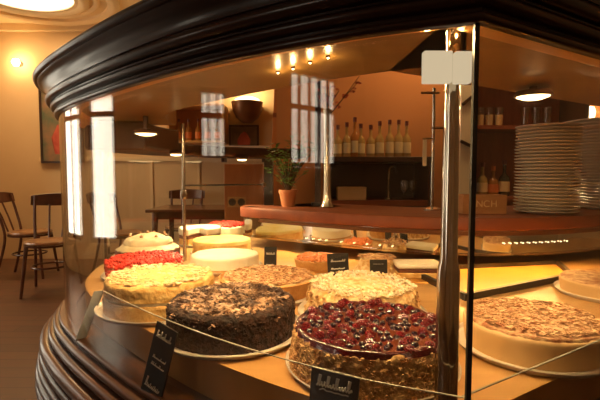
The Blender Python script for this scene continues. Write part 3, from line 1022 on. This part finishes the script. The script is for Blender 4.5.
# cakes under the counter front
p = at(417, 265, 1.36)
z = stand('board', .085, p.x, p.y, 'gold cake board under the layered cream slice by the chrome post')
t = thing('layered_slice', 'layered cream slice with dark filling beside the chrome post', 'cake', (p.x, p.y, z))
MB().box((0, 0, .009), (.14, .085, .018)).build('sponge_layer', M['sponge'], t, bevel=.003)
MB().box((0, 0, .024), (.138, .083, .012)).build('dark_filling', M['layer_dark'], t, bevel=.003)
MB().box((0, 0, .038), (.14, .085, .016)).build('cream_top', M['meringue'], t, bevel=.005)
p = at(378, 262, 1.40)
z = stand('board', .088, p.x + .0, p.y + .02, 'gold cake board under the small almond loaf')
t = thing('almond_loaf', 'small rounded almond loaf in front of the mirror strip', 'cake', (p.x, p.y + .02, z))
cake_mesh(.080, .062, .046, .004, 60, rtop=.02, dome=.008, seed=25).build('cake_body', M['crumble'], t)
s = flakes(MB(), 160, .062, .050, .010, .0012, .5, 33, .6).build('almond_flakes', M['almond'], t, smooth=0); s['kind'] = 'stuff'
p = at(316, 262, 1.50)
z = stand('board', .085, p.x, p.y, 'gold cake board under the small orange fruit tart')
t = thing('orange_fruit_tart', 'small orange fruit tart between the two smaller standing price cards', 'cake', (p.x, p.y, z))
cake_mesh(.070, .076, .030, .001, 40, rtop=.003, seed=26).build('tart_shell', M['crust'], t)
s = lumps(MB(), 110, .068, .032, .010, 27, .8).build('orange_fruit', M['orange_label'], t); s['kind'] = 'stuff'

# black-edged golden tray
T = [at(472, 297, 1).x, 0]
tp = [(.43, 1.10), (.855, 1.335), (.93, 1.54), (.36, 1.42)]
tr_ = thing('golden_tray', 'empty golden tray with black metal edge behind the almond cheesecake', 'tray', (0, 0, ZF))
MB().prism(tp, 0, .004).build('tray_bottom', M['gold_board'], tr_)
ed = MB()
for i in range(4):
    a, b = Vector(tp[i]), Vector(tp[(i + 1) % 4])
    d = b - a
    ed.box(((a.x + b.x) / 2, (a.y + b.y) / 2, .009), (d.length + .012, .012, .018), Matrix.Rotation(math.atan2(d.y, d.x), 3, 'Z'))
ed.build('tray_edge', M['black_metal'], tr_)

# ------------------------------------------------------------------ price cards
def squiggle(mb, x0, x1, z, amp, n, rad, seed):
    """an illegible handwritten line: slanted loops of uneven height"""
    rnd = random.Random(seed * 7 + n)
    n = n * 2
    w = (x1 - x0) / n
    pts = []
    for k in range(n):
        hgt = amp * (1.5 if k == 0 or rnd.random() < .2 else rnd.uniform(.35, .75))
        xs = x0 + w * k
        for j in range(5):
            a = 2 * PI * j / 5
            pts.append((xs + w * j / 5 + .28 * hgt * math.sin(a) + .3 * hgt * (1 - math.cos(a)) / 2, 0, z - amp * .5 + hgt * (1 - math.cos(a))))
    mb.tube(pts, rad, 4)


def card(label, loc, w, h, rz, tilt, lines, foot=True, roll=0):
    t = thing('price_card', label, 'price card', loc)
    t.rotation_euler = (math.radians(tilt), math.radians(roll), math.radians(rz))
    MB().box((0, 0, h / 2), (w, .003, h)).build('card', M['card'], t, bevel=.0006)
    for i, (x0, x1, zz, amp, n, rad) in enumerate(lines):
        sub = MB()
        squiggle(sub, x0 * w, x1 * w, zz * h, amp * h, n, rad, i + 1)
        sub.v = [(a, b - .0018, c) for a, b, c in sub.v]
        sub.build('lettering', M['chalk'], t)
    if foot:
        MB().box((0, .012, .003), (w * .35, .030, .006)).build('card_foot', M['black_metal'], t, bevel=.001)
    return t


p = at(153, 386, .775)
card('tall black price card leaning behind the curved glass before the chocolate torte', (at(150, 390, .745).x, .748, ZG0 + .001), .058, .128, -36, -10,
     [(-.36, .36, .82, .035, 6, .0011), (-.30, .34, .52, .015, 7, .0008), (-.30, .34, .42, .015, 7, .0008), (-.36, .36, .12, .05, 5, .0011)], roll=10)
p = at(327, 390, .575)
card('black price card with pale script leaning before the glazed berry cake', (p.x + .002, .566, ZG0 + .001), .070, .126, -25, -6,
     [(-.36, .38, .83, .045, 6, .0014), (-.30, .34, .77, .006, 2, .0009), (-.2, .2, .45, .02, 5, .0009)], roll=2)
p = at(339, 277, 1.30)
card('black price card with two text rows in front of the mirror strip', (p.x, 1.30, ZF), .066, .085, 6, -8,
     [(-.34, .34, .72, .03, 7, .0011), (-.34, .30, .45, .02, 7, .0010), (-.34, .2, .20, .03, 5, .0011)], roll=-2)
p = at(270, 266, 1.42)
card('narrow black price card standing near the counter tip', (p.x, 1.42, ZF), .042, .085, 12, -8,
     [(-.34, .34, .72, .03, 6, .0010), (-.34, .30, .30, .02, 5, .0009)], roll=3)
p = at(379, 276, 1.29)
card('black price card without visible writing between the almond loaf and crumble cake', (p.x, 1.29, ZF), .054, .068, 4, -8,
     [(-.3, .3, .8, .008, 6, .0004)])
p0, p1 = at(99, 287, 1.02), at(80, 337, 1.0)
refl = MB()  # solid strip in place of a slanting daylight reflection on the glass
dv = (p0 - p1)
sid = Vector((.85, .5, 0)).normalized() * .011
nrm_ = dv.cross(sid).normalized() * .0006
vs = [p1 - sid - nrm_, p1 + sid - nrm_, p0 + sid - nrm_, p0 - sid - nrm_, p1 - sid + nrm_, p1 + sid + nrm_, p0 + sid + nrm_, p0 - sid + nrm_]
base = Vector(p1)
refl.add([v - base for v in vs], [(0, 1, 2, 3), (7, 6, 5, 4), (0, 4, 5, 1), (1, 5, 6, 2), (2, 6, 7, 3), (3, 7, 4, 0)])
o = refl.build('paper_strip', M['bluepaper'])
o.location = (base.x, base.y, ZG0 + .002)
tag(o, 'slanting pale blue paper strip inside the left end of curved glass', 'paper')

# ------------------------------------------------------------------ plates
plate_me = MB().lathe([(0, 0), (.066, 0), (.070, .0035), (.074, .0035), (.106, .0090), (.1115, .0118), (.112, .0132), (.110, .0137), (.103, .0118), (.073, .0065), (0, .0055)], 56)
ORD = 'first second third fourth fifth sixth seventh eighth ninth tenth eleventh twelfth thirteenth fourteenth fifteenth sixteenth seventeenth eighteenth nineteenth twentieth twenty-first twenty-second twenty-third twenty-fourth twenty-fifth twenty-sixth twenty-seventh twenty-eighth twenty-ninth thirtieth'.split()
WT = .914
pl0 = None
S1 = (at(546, 200, 1.64).x, 1.64)
S2 = (at(607, 200, 1.86).x, 1.86)
rnd = random.Random(5)
N1 = 27
zc = WT
for k in range(N1):
    if pl0 is None:
        pl0 = plate_me.build('dinner_plate', M['porcelain']); o = pl0
    else:
        o = pl0.copy(); col.objects.link(o)
    o.location = (S1[0] + rnd.uniform(-.002, .002), S1[1] + rnd.uniform(-.002, .002), zc)
    o.rotation_euler = (0, 0, rnd.uniform(0, 6))
    zc += .0122
    i = N1 - 1 - k
    tag(o, ('topmost' if i == 0 else ORD[i] + ' from the top') + ' white dinner plate in the stack fully in view', 'plate', 'white dinner plates in the full stack')
N2 = 26
zc = WT
for k in range(N2):
    o = pl0.copy(); col.objects.link(o)
    o.location = (S2[0] + rnd.uniform(-.003, .003), S2[1] + rnd.uniform(-.003, .003), zc)
    o.rotation_euler = (0, 0, rnd.uniform(0, 6))
    o.scale = (1.12, 1.12, 1)
    zc += .0128
    i = N2 - 1 - k
    tag(o, ORD[i] + ' from the top' + ' white plate beneath platters in the stack at picture edge', 'plate', 'white plates in the edge stack')
for k in range(3):
    o = pl0.copy(); col.objects.link(o)
    o.location = (S2[0], S2[1], zc); o.scale = (1.66, 1.66, 1.15)
    zc += .014
    tag(o, ('lowest', 'middle', 'topmost')[k] + ' of three wide white platters crowning the edge stack', 'platter', 'wide platters on the edge stack')

# crate with lettering
ca, cb = at(462, 215, 1.62), at(506, 195, 1.62)
cr = thing('wooden_crate', 'small wooden box lettered NCH on the counter beside the plates', 'crate', ((ca.x + cb.x) / 2, 1.66, WT))
w, h, dp = cb.x - ca.x, cb.z - WT, .09
MB().box((0, -dp / 2, h / 2), (w, .008, h)).build('front_board', M['crate'], cr, bevel=.001)
MB().box((0, dp / 2, h / 2), (w, .008, h)).build('back_board', M['crate'], cr, bevel=.001)
for sx in (-1, 1):
    MB().box((sx * (w / 2 - .004), 0, h / 2), (.008, dp - .008, h)).build('side_board', M['crate'], cr)
MB().box((0, 0, .004), (w - .016, dp - .008, .008)).build('bottom_board', M['crate'], cr)
for ch_, u in zip('NCH', (479.5, 486.5, 494)):
    tc_ = bpy.data.curves.new('letter', 'FONT')
    tc_.body = ch_; tc_.size = .036; tc_.extrude = .0006; tc_.align_x = 'CENTER'; tc_.align_y = 'CENTER'
    tob = bpy.data.objects.new('letter_curve', tc_)
    col.objects.link(tob)
    tc_.materials.append(M['crate_ink'])
    bpy.context.view_layer.update()
    lme = bpy.data.meshes.new_from_object(tob.evaluated_get(bpy.context.evaluated_depsgraph_get()))
    bpy.data.objects.remove(tob)
    lo2 = bpy.data.objects.new('letter', lme); col.objects.link(lo2); lo2.parent = cr
    lo2.location = (at(u, 205, 1.61).x - cr.location.x, -dp / 2 - .0046, h * .52); lo2.rotation_euler = (PI / 2, 0, 0)

# ------------------------------------------------------------------ plant, vase, post on the counter
p = at(288, 205, 2.0)
pt = thing('potted_plant', 'leafy green plant in a terracotta pot on the counter tip', 'plant', (p.x, 2.0, WT))
MB().lathe([(0, 0), (.030, 0), (.040, .062), (.044, .062), (.044, .078), (.037, .078), (.035, .066), (0, .064)], 32).build('flower_pot', M['terracotta'], pt)
st = MB(); lf = MB()
rnd = random.Random(12)
for k in range(40):
    a = rnd.uniform(0, 2 * PI); L_ = rnd.uniform(.10, .27); sp = rnd.uniform(.02, .13)
    pts = [(0, 0, .06), (sp * .4 * math.cos(a), sp * .4 * math.sin(a), .06 + L_ * .55), (sp * math.cos(a), sp * math.sin(a), .06 + L_)]
    st.tube(pts, [.002, .0016, .001], 5)
    for j in range(7):
        t_ = .3 + .7 * (j / 6)
        q = Vector(pts[1]).lerp(Vector(pts[2]), t_) if t_ > .5 else Vector(pts[0]).lerp(Vector(pts[1]), t_ * 2)
        ll = rnd.uniform(.022, .040); b = rnd.uniform(0, 2 * PI)
        d = Vector((math.cos(b), math.sin(b), rnd.uniform(-.4, .6))).normalized()
        sd = d.cross(Vector((0, 0, 1))).normalized()
        n_ = sd.cross(d)
        wv = ll * .28
        lf.add([q, q + d * ll * .45 + sd * wv + n_ * .002, q + d * ll, q + d * ll * .45 - sd * wv + n_ * .002, q + d * ll * .45 - n_ * .002],
               [(0, 1, 4), (1, 2, 4), (2, 3, 4), (3, 0, 4), (0, 3, 1), (1, 3, 2)])
st.build('stems', M['twig'], pt)
lf.build('foliage', M['leaf'], pt, smooth=0)

p = at(318, 207, 2.02)
bpst = thing('bar_post', 'slim dark post rising from the counter beside the tall vase', 'post', (p.x, 2.05, WT))
MB().box((0, 0, (ZC - WT) / 2), (.028, .028, ZC - WT)).build('shaft', M['dark_cabinet'], bpst)
MB().box((0, 0, .008), (.06, .06, .016)).build('base_plate', M['black_metal'], bpst, bevel=.002)

p = at(327, 208, 1.93)
vz = thing('flower_vase', 'tall silvery glass vase holding twigs with red flowers', 'vase', (p.x, 1.93, WT))
MB().lathe([(0, 0), (.028, 0), (.030, .004), (.020, .03), (.016, .08), (.015, .30), (.019, .44), (.016, .44), (.012, .30), (.012, .08), (0, .06)], 24).build('vase_body', M['chrome2'], vz)
tw = MB(); pe = MB()
rnd = random.Random(4)
for k in range(9):
    a = rnd.uniform(-1.2, 1.2)
    ex = .11 * math.sin(a) + .05
    pts = catmull([(0, 0, .40), (ex * .4, rnd.uniform(-.03, .03), .47), (ex, rnd.uniform(-.06, .06), .50 + rnd.uniform(-.04, .10))], 5)
    tw.tube(pts, .0018, 5)
    for j in range(4):
        q = Vector(pts[-1 - j * 2]) + Vector((rnd.uniform(-.012, .012), rnd.uniform(-.012, .012), rnd.uniform(-.01, .01)))
        s_ = rnd.uniform(.006, .011)
        for m_ in range(5):
            b = 2 * PI * m_ / 5
            d = Vector((math.cos(b), math.sin(b) * .6, .5 * math.sin(b)))
            pe.lathe([(0, -s_ * .4), (s_ * .6, 0), (0, s_ * .4)], 6, tuple(q + d * s_))
tw.build('twigs', M['twig'], vz)
pe.build('blossoms', M['petal'], vz, smooth=0)

# thin chrome tap column with pegs behind the post
p = at(432, 210, 2.0)
tap = thing('chrome_stand', 'thin chrome rod stand with short pegs behind the front post', 'stand', (p.x, 1.80, WT))
p = at(432, 210, 1.80)
tap.location = (p.x, 1.80, WT)
hz = at(432, 88, 1.8).z - WT
MB().tube([(0, 0, 0), (0, 0, hz)], .007, 12).build('rod', M['chrome'], tap)
MB().lathe([(0, 0), (.035, 0), (.035, .006), (.01, .014), (0, .014)], 24).build('base', M['chrome2'], tap)
for v, dx0, dx1 in ((93, -.055, .02), (128, -.01, .04), (139, -.045, .0)):
    zz = at(432, v, 1.8).z - WT
    MB().tube([(dx0, -.004, zz), (dx1, -.004, zz)], .005, 10).build('peg', M['chrome'], tap)
z0_, z1_ = at(424, 140, 1.8).z - WT, at(424, 166, 1.8).z - WT
MB().box((-.036, -.004, (z0_ + z1_) / 2), (.016, .004, z0_ - z1_)).build('tag', M['cream_panel'], tap)

# ------------------------------------------------------------------ back bar
bb = thing('back_bar', 'dark wooden back bar unit with open niche under the bottles', 'cabinet', (0, 0, 0))
a, b = at(328, 157, 3.3), at(428, 157, 3.3)
zt = a.z
w = b.x - a.x; cx = (a.x + b.x) / 2
zl = at(380, 200, 3.3).z
MB().box((cx, 3.45, zt - .02), (w + .04, .44, .04)).build('top_board', M['dark_cabinet'], bb, bevel=.004)
MB().box((cx, 3.66, zt / 2 - .02), (w, .03, zt - .04)).build('back_panel', M['dark_cabinet'], bb)
for x_ in (a.x, b.x):
    MB().box((x_, 3.45, (zt - .04) / 2), (.03, .42, zt - .04)).build('side_panel', M['dark_cabinet'], bb)
MB().box((cx, 3.45, zl - .02), (w - .03, .42, .04)).build('shelf_board', M['worktop'], bb)
MB().box((cx, 3.25, (zl - .04) / 2), (w - .03, .02, zl - .04)).build('front_panel', M['dark_cabinet'], bb)


def bottle_mb(r, h, neck=.35):
    sh = h * (1 - neck)
    return MB().lathe([(0, 0), (r * .9, 0), (r, .006), (r, sh * .82), (r * .8, sh * .93), (r * .42, sh * 1.03), (r * .33, sh * 1.12), (r * .33, h - .02), (r * .38, h - .018), (r * .38, h), (0, h)], 20)


def bottle(label, loc, r, h, m, cap, lab, neck=.35, group=None):
    t = thing('bottle', label, 'bottle', loc, 0, group)
    bottle_mb(r, h, neck).build('bottle_body', m, t)
    MB().lathe([(0, h - .03), (r * .42, h - .03), (r * .42, h + .006), (0, h + .006)], 16).build('bottle_cap', cap, t)
    sh = h * (1 - neck)
    MB().lathe([(r + .0012, sh * .2), (r + .0012, sh * .68), (r + .0004, sh * .68), (r + .0004, sh * .2), (r + .0012, sh * .2)], 20).build('bottle_label', lab, t)
    return t


cols = [(338, .25), (347, .27), (355, .31), (361, .26), (371, .25), (380, .28), (390, .29), (399, .29), (407, .28)]
wordsn = ['first', 'second', 'third', 'fourth', 'fifth', 'sixth', 'seventh', 'eighth', 'last']
for i, (u, hh) in enumerate(cols):
    p = at(u, 155, 3.4)
    bottle(('amber' if i == 2 else 'pale') + ' liquor bottle with dark cap, %s of the back bar row counted from the vase' % wordsn[i], (p.x, 3.42, zt), .034, hh,
           M['bottle_clear'] if i != 2 else M['bottle_amber'], M['cap_red'], M['paper_label'], .38, 'liquor bottles on the back bar')
# things in the niche
p = at(351, 193, 3.35)
cb_ = thing('carton', 'beige carton in the dark niche of the back bar', 'box', (p.x, 3.36, zl))
MB().box((0, 0, .045), (.22, .16, .09)).build('carton_body', M['box_card'], cb_, bevel=.003)
MB().box((0, 0, .094), (.224, .164, .012)).build('carton_lid', M['box_card'], cb_, bevel=.003)
p = at(389, 180, 3.4)
fc = thing('swan_tap', 'small curved chrome tap in the dark niche of the back bar', 'tap', (p.x, 3.42, zl))
zz = at(390, 168, 3.4).z - zl
MB().tube(catmull([(0, 0, 0), (0, 0, zz * .7), (.01, -.01, zz), (.04, -.04, zz + .01), (.05, -.06, zz - .04)], 5), .008, 10).build('spout', M['chrome'], fc)
MB().lathe([(0, 0), (.025, 0), (.022, .012), (0, .014)], 18).build('tap_base', M['chrome2'], fc)
for i, (u, nm) in enumerate(((405, 'nearer the swan tap'), (414, 'nearer the chrome stand'))):
    p = at(u, 200, 3.3)
    g = thing('stemmed_glass', 'small clear stemmed glass in the back bar niche, ' + nm, 'glass', (p.x, 3.34, zl), 0, 'glasses in the niche')
    MB().lathe([(0, 0), (.028, 0), (.028, .003), (.004, .006), (.004, .055), (.008, .058), (0, .058)], 20).build('stem', M['clear_glass'], g)
    MB().lathe([(.004, .058), (.026, .075), (.032, .11), (.027, .15), (.0255, .15), (.030, .11), (.024, .077), (.004, .060)], 20).build('bowl', M['clear_glass'], g)

# red-brown shelf cabinet at the right
a, b = at(470, 84, 3.45), at(578, 84, 3.45)
cab = thing('shelf_cabinet', 'red-brown open shelf cabinet behind the plate stacks', 'cabinet', (0, 0, 0))
cx, w = (a.x + b.x) / 2, b.x - a.x
MB().box((cx, 3.67, 1.02), (w, .03, 2.04)).build('back_panel', M['cabinet'], cab)
for x_ in (a.x, b.x):
    MB().box((x_, 3.50, 1.02), (.035, .34, 2.04)).build('side_panel', M['dark_cabinet'], cab)
zs1, zs2 = at(520, 126, 3.4).z, at(520, 196, 3.4).z
for zz in (zs1, zs2, 2.03, .5):
    MB().box((cx, 3.50, zz - .015), (w - .035, .32, .03)).build('shelf_board', M['cabinet'], cab)
for i, u in enumerate((481, 490, 500, 526, 537, 548)):
    p = at(u, 124, 3.42)
    g = thing('tumbler', 'clear tumbler, %s in the shelf row counted from the corner profile' % ORD[i], 'glass', (p.x, 3.44, zs1), 0, 'tumblers on the cabinet shelf')
    MB().lathe([(0, 0), (.026, 0), (.034, .15), (.0325, .15), (.025, .008), (0, .008)], 20).build('glass_wall', M['clear_glass'], g)
    MB().lathe([(0, .008), (.0255, .008), (.030, .09), (0, .09)], 20).build('glass_filling', M['paper_label'], g) if i < 3 else None
bl = [('clear bottle with pale label beside the orange-labelled bottle', 483, .26, 'bottle_clear', 'paper_label', 'cap_red'),
      ('bottle with bright orange label on the lower cabinet shelf', 494, .23, 'bottle_amber', 'orange_label', 'orange_label'),
      ('dark bottle with pale label half behind the plate stack', 505, .28, 'bottle_dark', 'paper_label', 'cap_red')]
for lab, u, hh, m1, m2, m3 in bl:
    p = at(u, 195, 3.42)
    bottle(lab, (p.x, 3.44, zs2), .040, hh, M[m1], M[m3], M[m2], .4, 'bottles on the lower cabinet shelf')
# pale board with dark braces, made up in place of a window reflection
a, b = at(460, 86, 3.3), at(473, 166, 3.3)
mbd = thing('menu_board', 'tall narrow pale board with dark diagonal braces behind the posts', 'board', ((a.x + b.x) / 2, 3.28, 0))
w = b.x - a.x
MB().box((0, 0, (a.z) / 2), (w, .02, a.z)).build('board', M['cream_panel'], mbd, bevel=.002)
for v in (100, 145):
    zz = at(466, v, 3.3).z
    MB().box((0, -.018, zz), (w * 1.15, .012, .022), Matrix.Rotation(math.radians(-40 if v == 100 else 25), 3, 'Y')).build('brace', M['dark_cabinet'], mbd)

# wall lamp at far right
p = at(590, 112, 3.6)
sl = thing('bar_lamp', 'small glowing wall lamp over the plates at the picture edge', 'wall lamp', (p.x, 3.70, p.z))
last_ = MB().lathe([(0, 0), (.04, 0), (.035, .015), (.015, .03), (.012, .06), (0, .06)], 20).build('mount', M['bowl'], sl)
last_.rotation_euler = (PI / 2, 0, 0)
MB().lathe([(0, -.05), (.035, -.045), (.042, 0), (.03, .04), (0, .05)], 20, (0, -.10, 0)).build('bulb', M['soft_bulb'], sl)

# bottles in the wall cabinet of the far room
for i in range(5):
    x_ = ni.location.x + (i - 2) * .115
    bottle('amber bottle in the lit wall cabinet, %s of five counted from the dark canopy bulge' % ORD[i], (x_, 5.2, ni.location.z + .0125), .036, .26,
           M['bottle_amber'], M['cap_red'], M['orange_label'], .38, 'amber bottles in the wall cabinet')

# ------------------------------------------------------------------ light
W = bpy.data.worlds.new('world'); scene.world = W
W.use_nodes = True
bg = W.node_tree.nodes['Background']
bg.inputs['Color'].default_value = (1.0, .90, .72, 1)
bg.inputs['Strength'].default_value = 6.0


def area(name, loc, size, power, color, rot=(0, 0, 0), sy=None, shape='RECTANGLE', spread=180):
    d = bpy.data.lights.new(name, 'AREA')
    d.shape = shape
    d.size = size
    if sy:
        d.size_y = sy
    d.energy = power
    d.color = color
    d.spread = math.radians(spread)
    o = bpy.data.objects.new(name, d)
    col.objects.link(o)
    o.location = loc; o.rotation_euler = rot
    return o


def point(name, loc, power, color, r=.03):
    d = bpy.data.lights.new(name, 'POINT')
    d.energy = power; d.color = color; d.shadow_soft_size = r
    o = bpy.data.objects.new(name, d); col.objects.link(o); o.location = loc
    return o


WARM = (1.0, .66, .30)
for i, (a, b, n, z0, z1) in enumerate(WINS):
    po = area('daylight_portal', (XL - .22, (a + b) / 2, (z0 + z1) / 2), b - a, 1, (1, 1, 1), (0, -PI / 2, 0), z1 - z0)
    po.rotation_euler = (0, -PI / 2, 0)
    po.data.size = z1 - z0; po.data.size_y = b - a
    po.data.cycles.is_portal = True
area('ceiling_lamp_light', (LC[0], LC[1], ZC - .10), .8, 24, (1.0, .66, .33), shape='DISK')
area('room_lamp_light', (0.5, -1.5, ZC - .05), .8, 4, (1.0, .68, .34), shape='DISK')
point('sconce_light', (sc1.location.x, 5.20, sc1.location.z + .02), 5, (1.0, .62, .26), .04)
point('bowl_light', (sc2.location.x, 5.16, sc2.location.z + .14), 10, (1.0, .66, .30), .05)
point('bar_lamp_light', (sl.location.x, 3.52, sl.location.z), 8, WARM, .04)
# strip lamps under the canopy ceiling, just inside the glass
ip = offset(full, -.10)
for i, pw in ((4, 2.6), (14, 2.2), (24, 2.1), (34, 2.4), (44, 2.7), (52, 2.4)):
    p0, p1 = Vector(ip[i]), Vector(ip[min(i + 2, len(ip) - 1)])
    d = p1 - p0
    area('canopy_strip_light', (p0.x, p0.y, 1.250), .14, pw, WARM, (0, 0, math.atan2(d.y, d.x)), .02)
area('far_strip_light', (-.40, 1.95, 1.14), .25, 8.0, (1.0, .74, .38), (0, 0, .5), .02)
area('counter_strip_light', (.75, 1.43, .848), .5, 3.4, (1.0, .54, .15), (0, 0, .05), .012)
area('counter_strip_light', (.05, 1.68, .848), .45, 1.6, (1.0, .66, .28), (0, 0, -.62), .012)
area('spot_light', (SP2.x, SP2.y, SP2.z - .012), .05, 1.3, WARM, shape='DISK')
area('spot_light', (SP1.x, SP1.y, SP1.z - .012), .05, .35, WARM, shape='DISK')
for p in PINS:
    point('pin_light', (p.x, p.y, p.z - .012), .09, (1.0, .64, .24), .004)
for u in (432, 467):
    p = at(u, 39, .52)
    point('bar_pin_light', (p.x, .54, 1.236), .05, (1.0, .64, .24), .004)
area('back_bar_light', (1.3, 3.1, 2.6), 1.2, 17, (1.0, .58, .24), (math.radians(25), 0, 0), .1)

scene.view_settings.view_transform = 'Standard'
scene.view_settings.look = 'None'
scene.view_settings.exposure = 0.0
scene.view_settings.gamma = 1.0
scene.cycles.use_denoising = True
scene.cycles.transparent_max_bounces = 32
scene.cycles.max_bounces = 10
scene.cycles.caustics_reflective = False
scene.cycles.caustics_refractive = False
scene.cycles.sample_clamp_indirect = 6.0
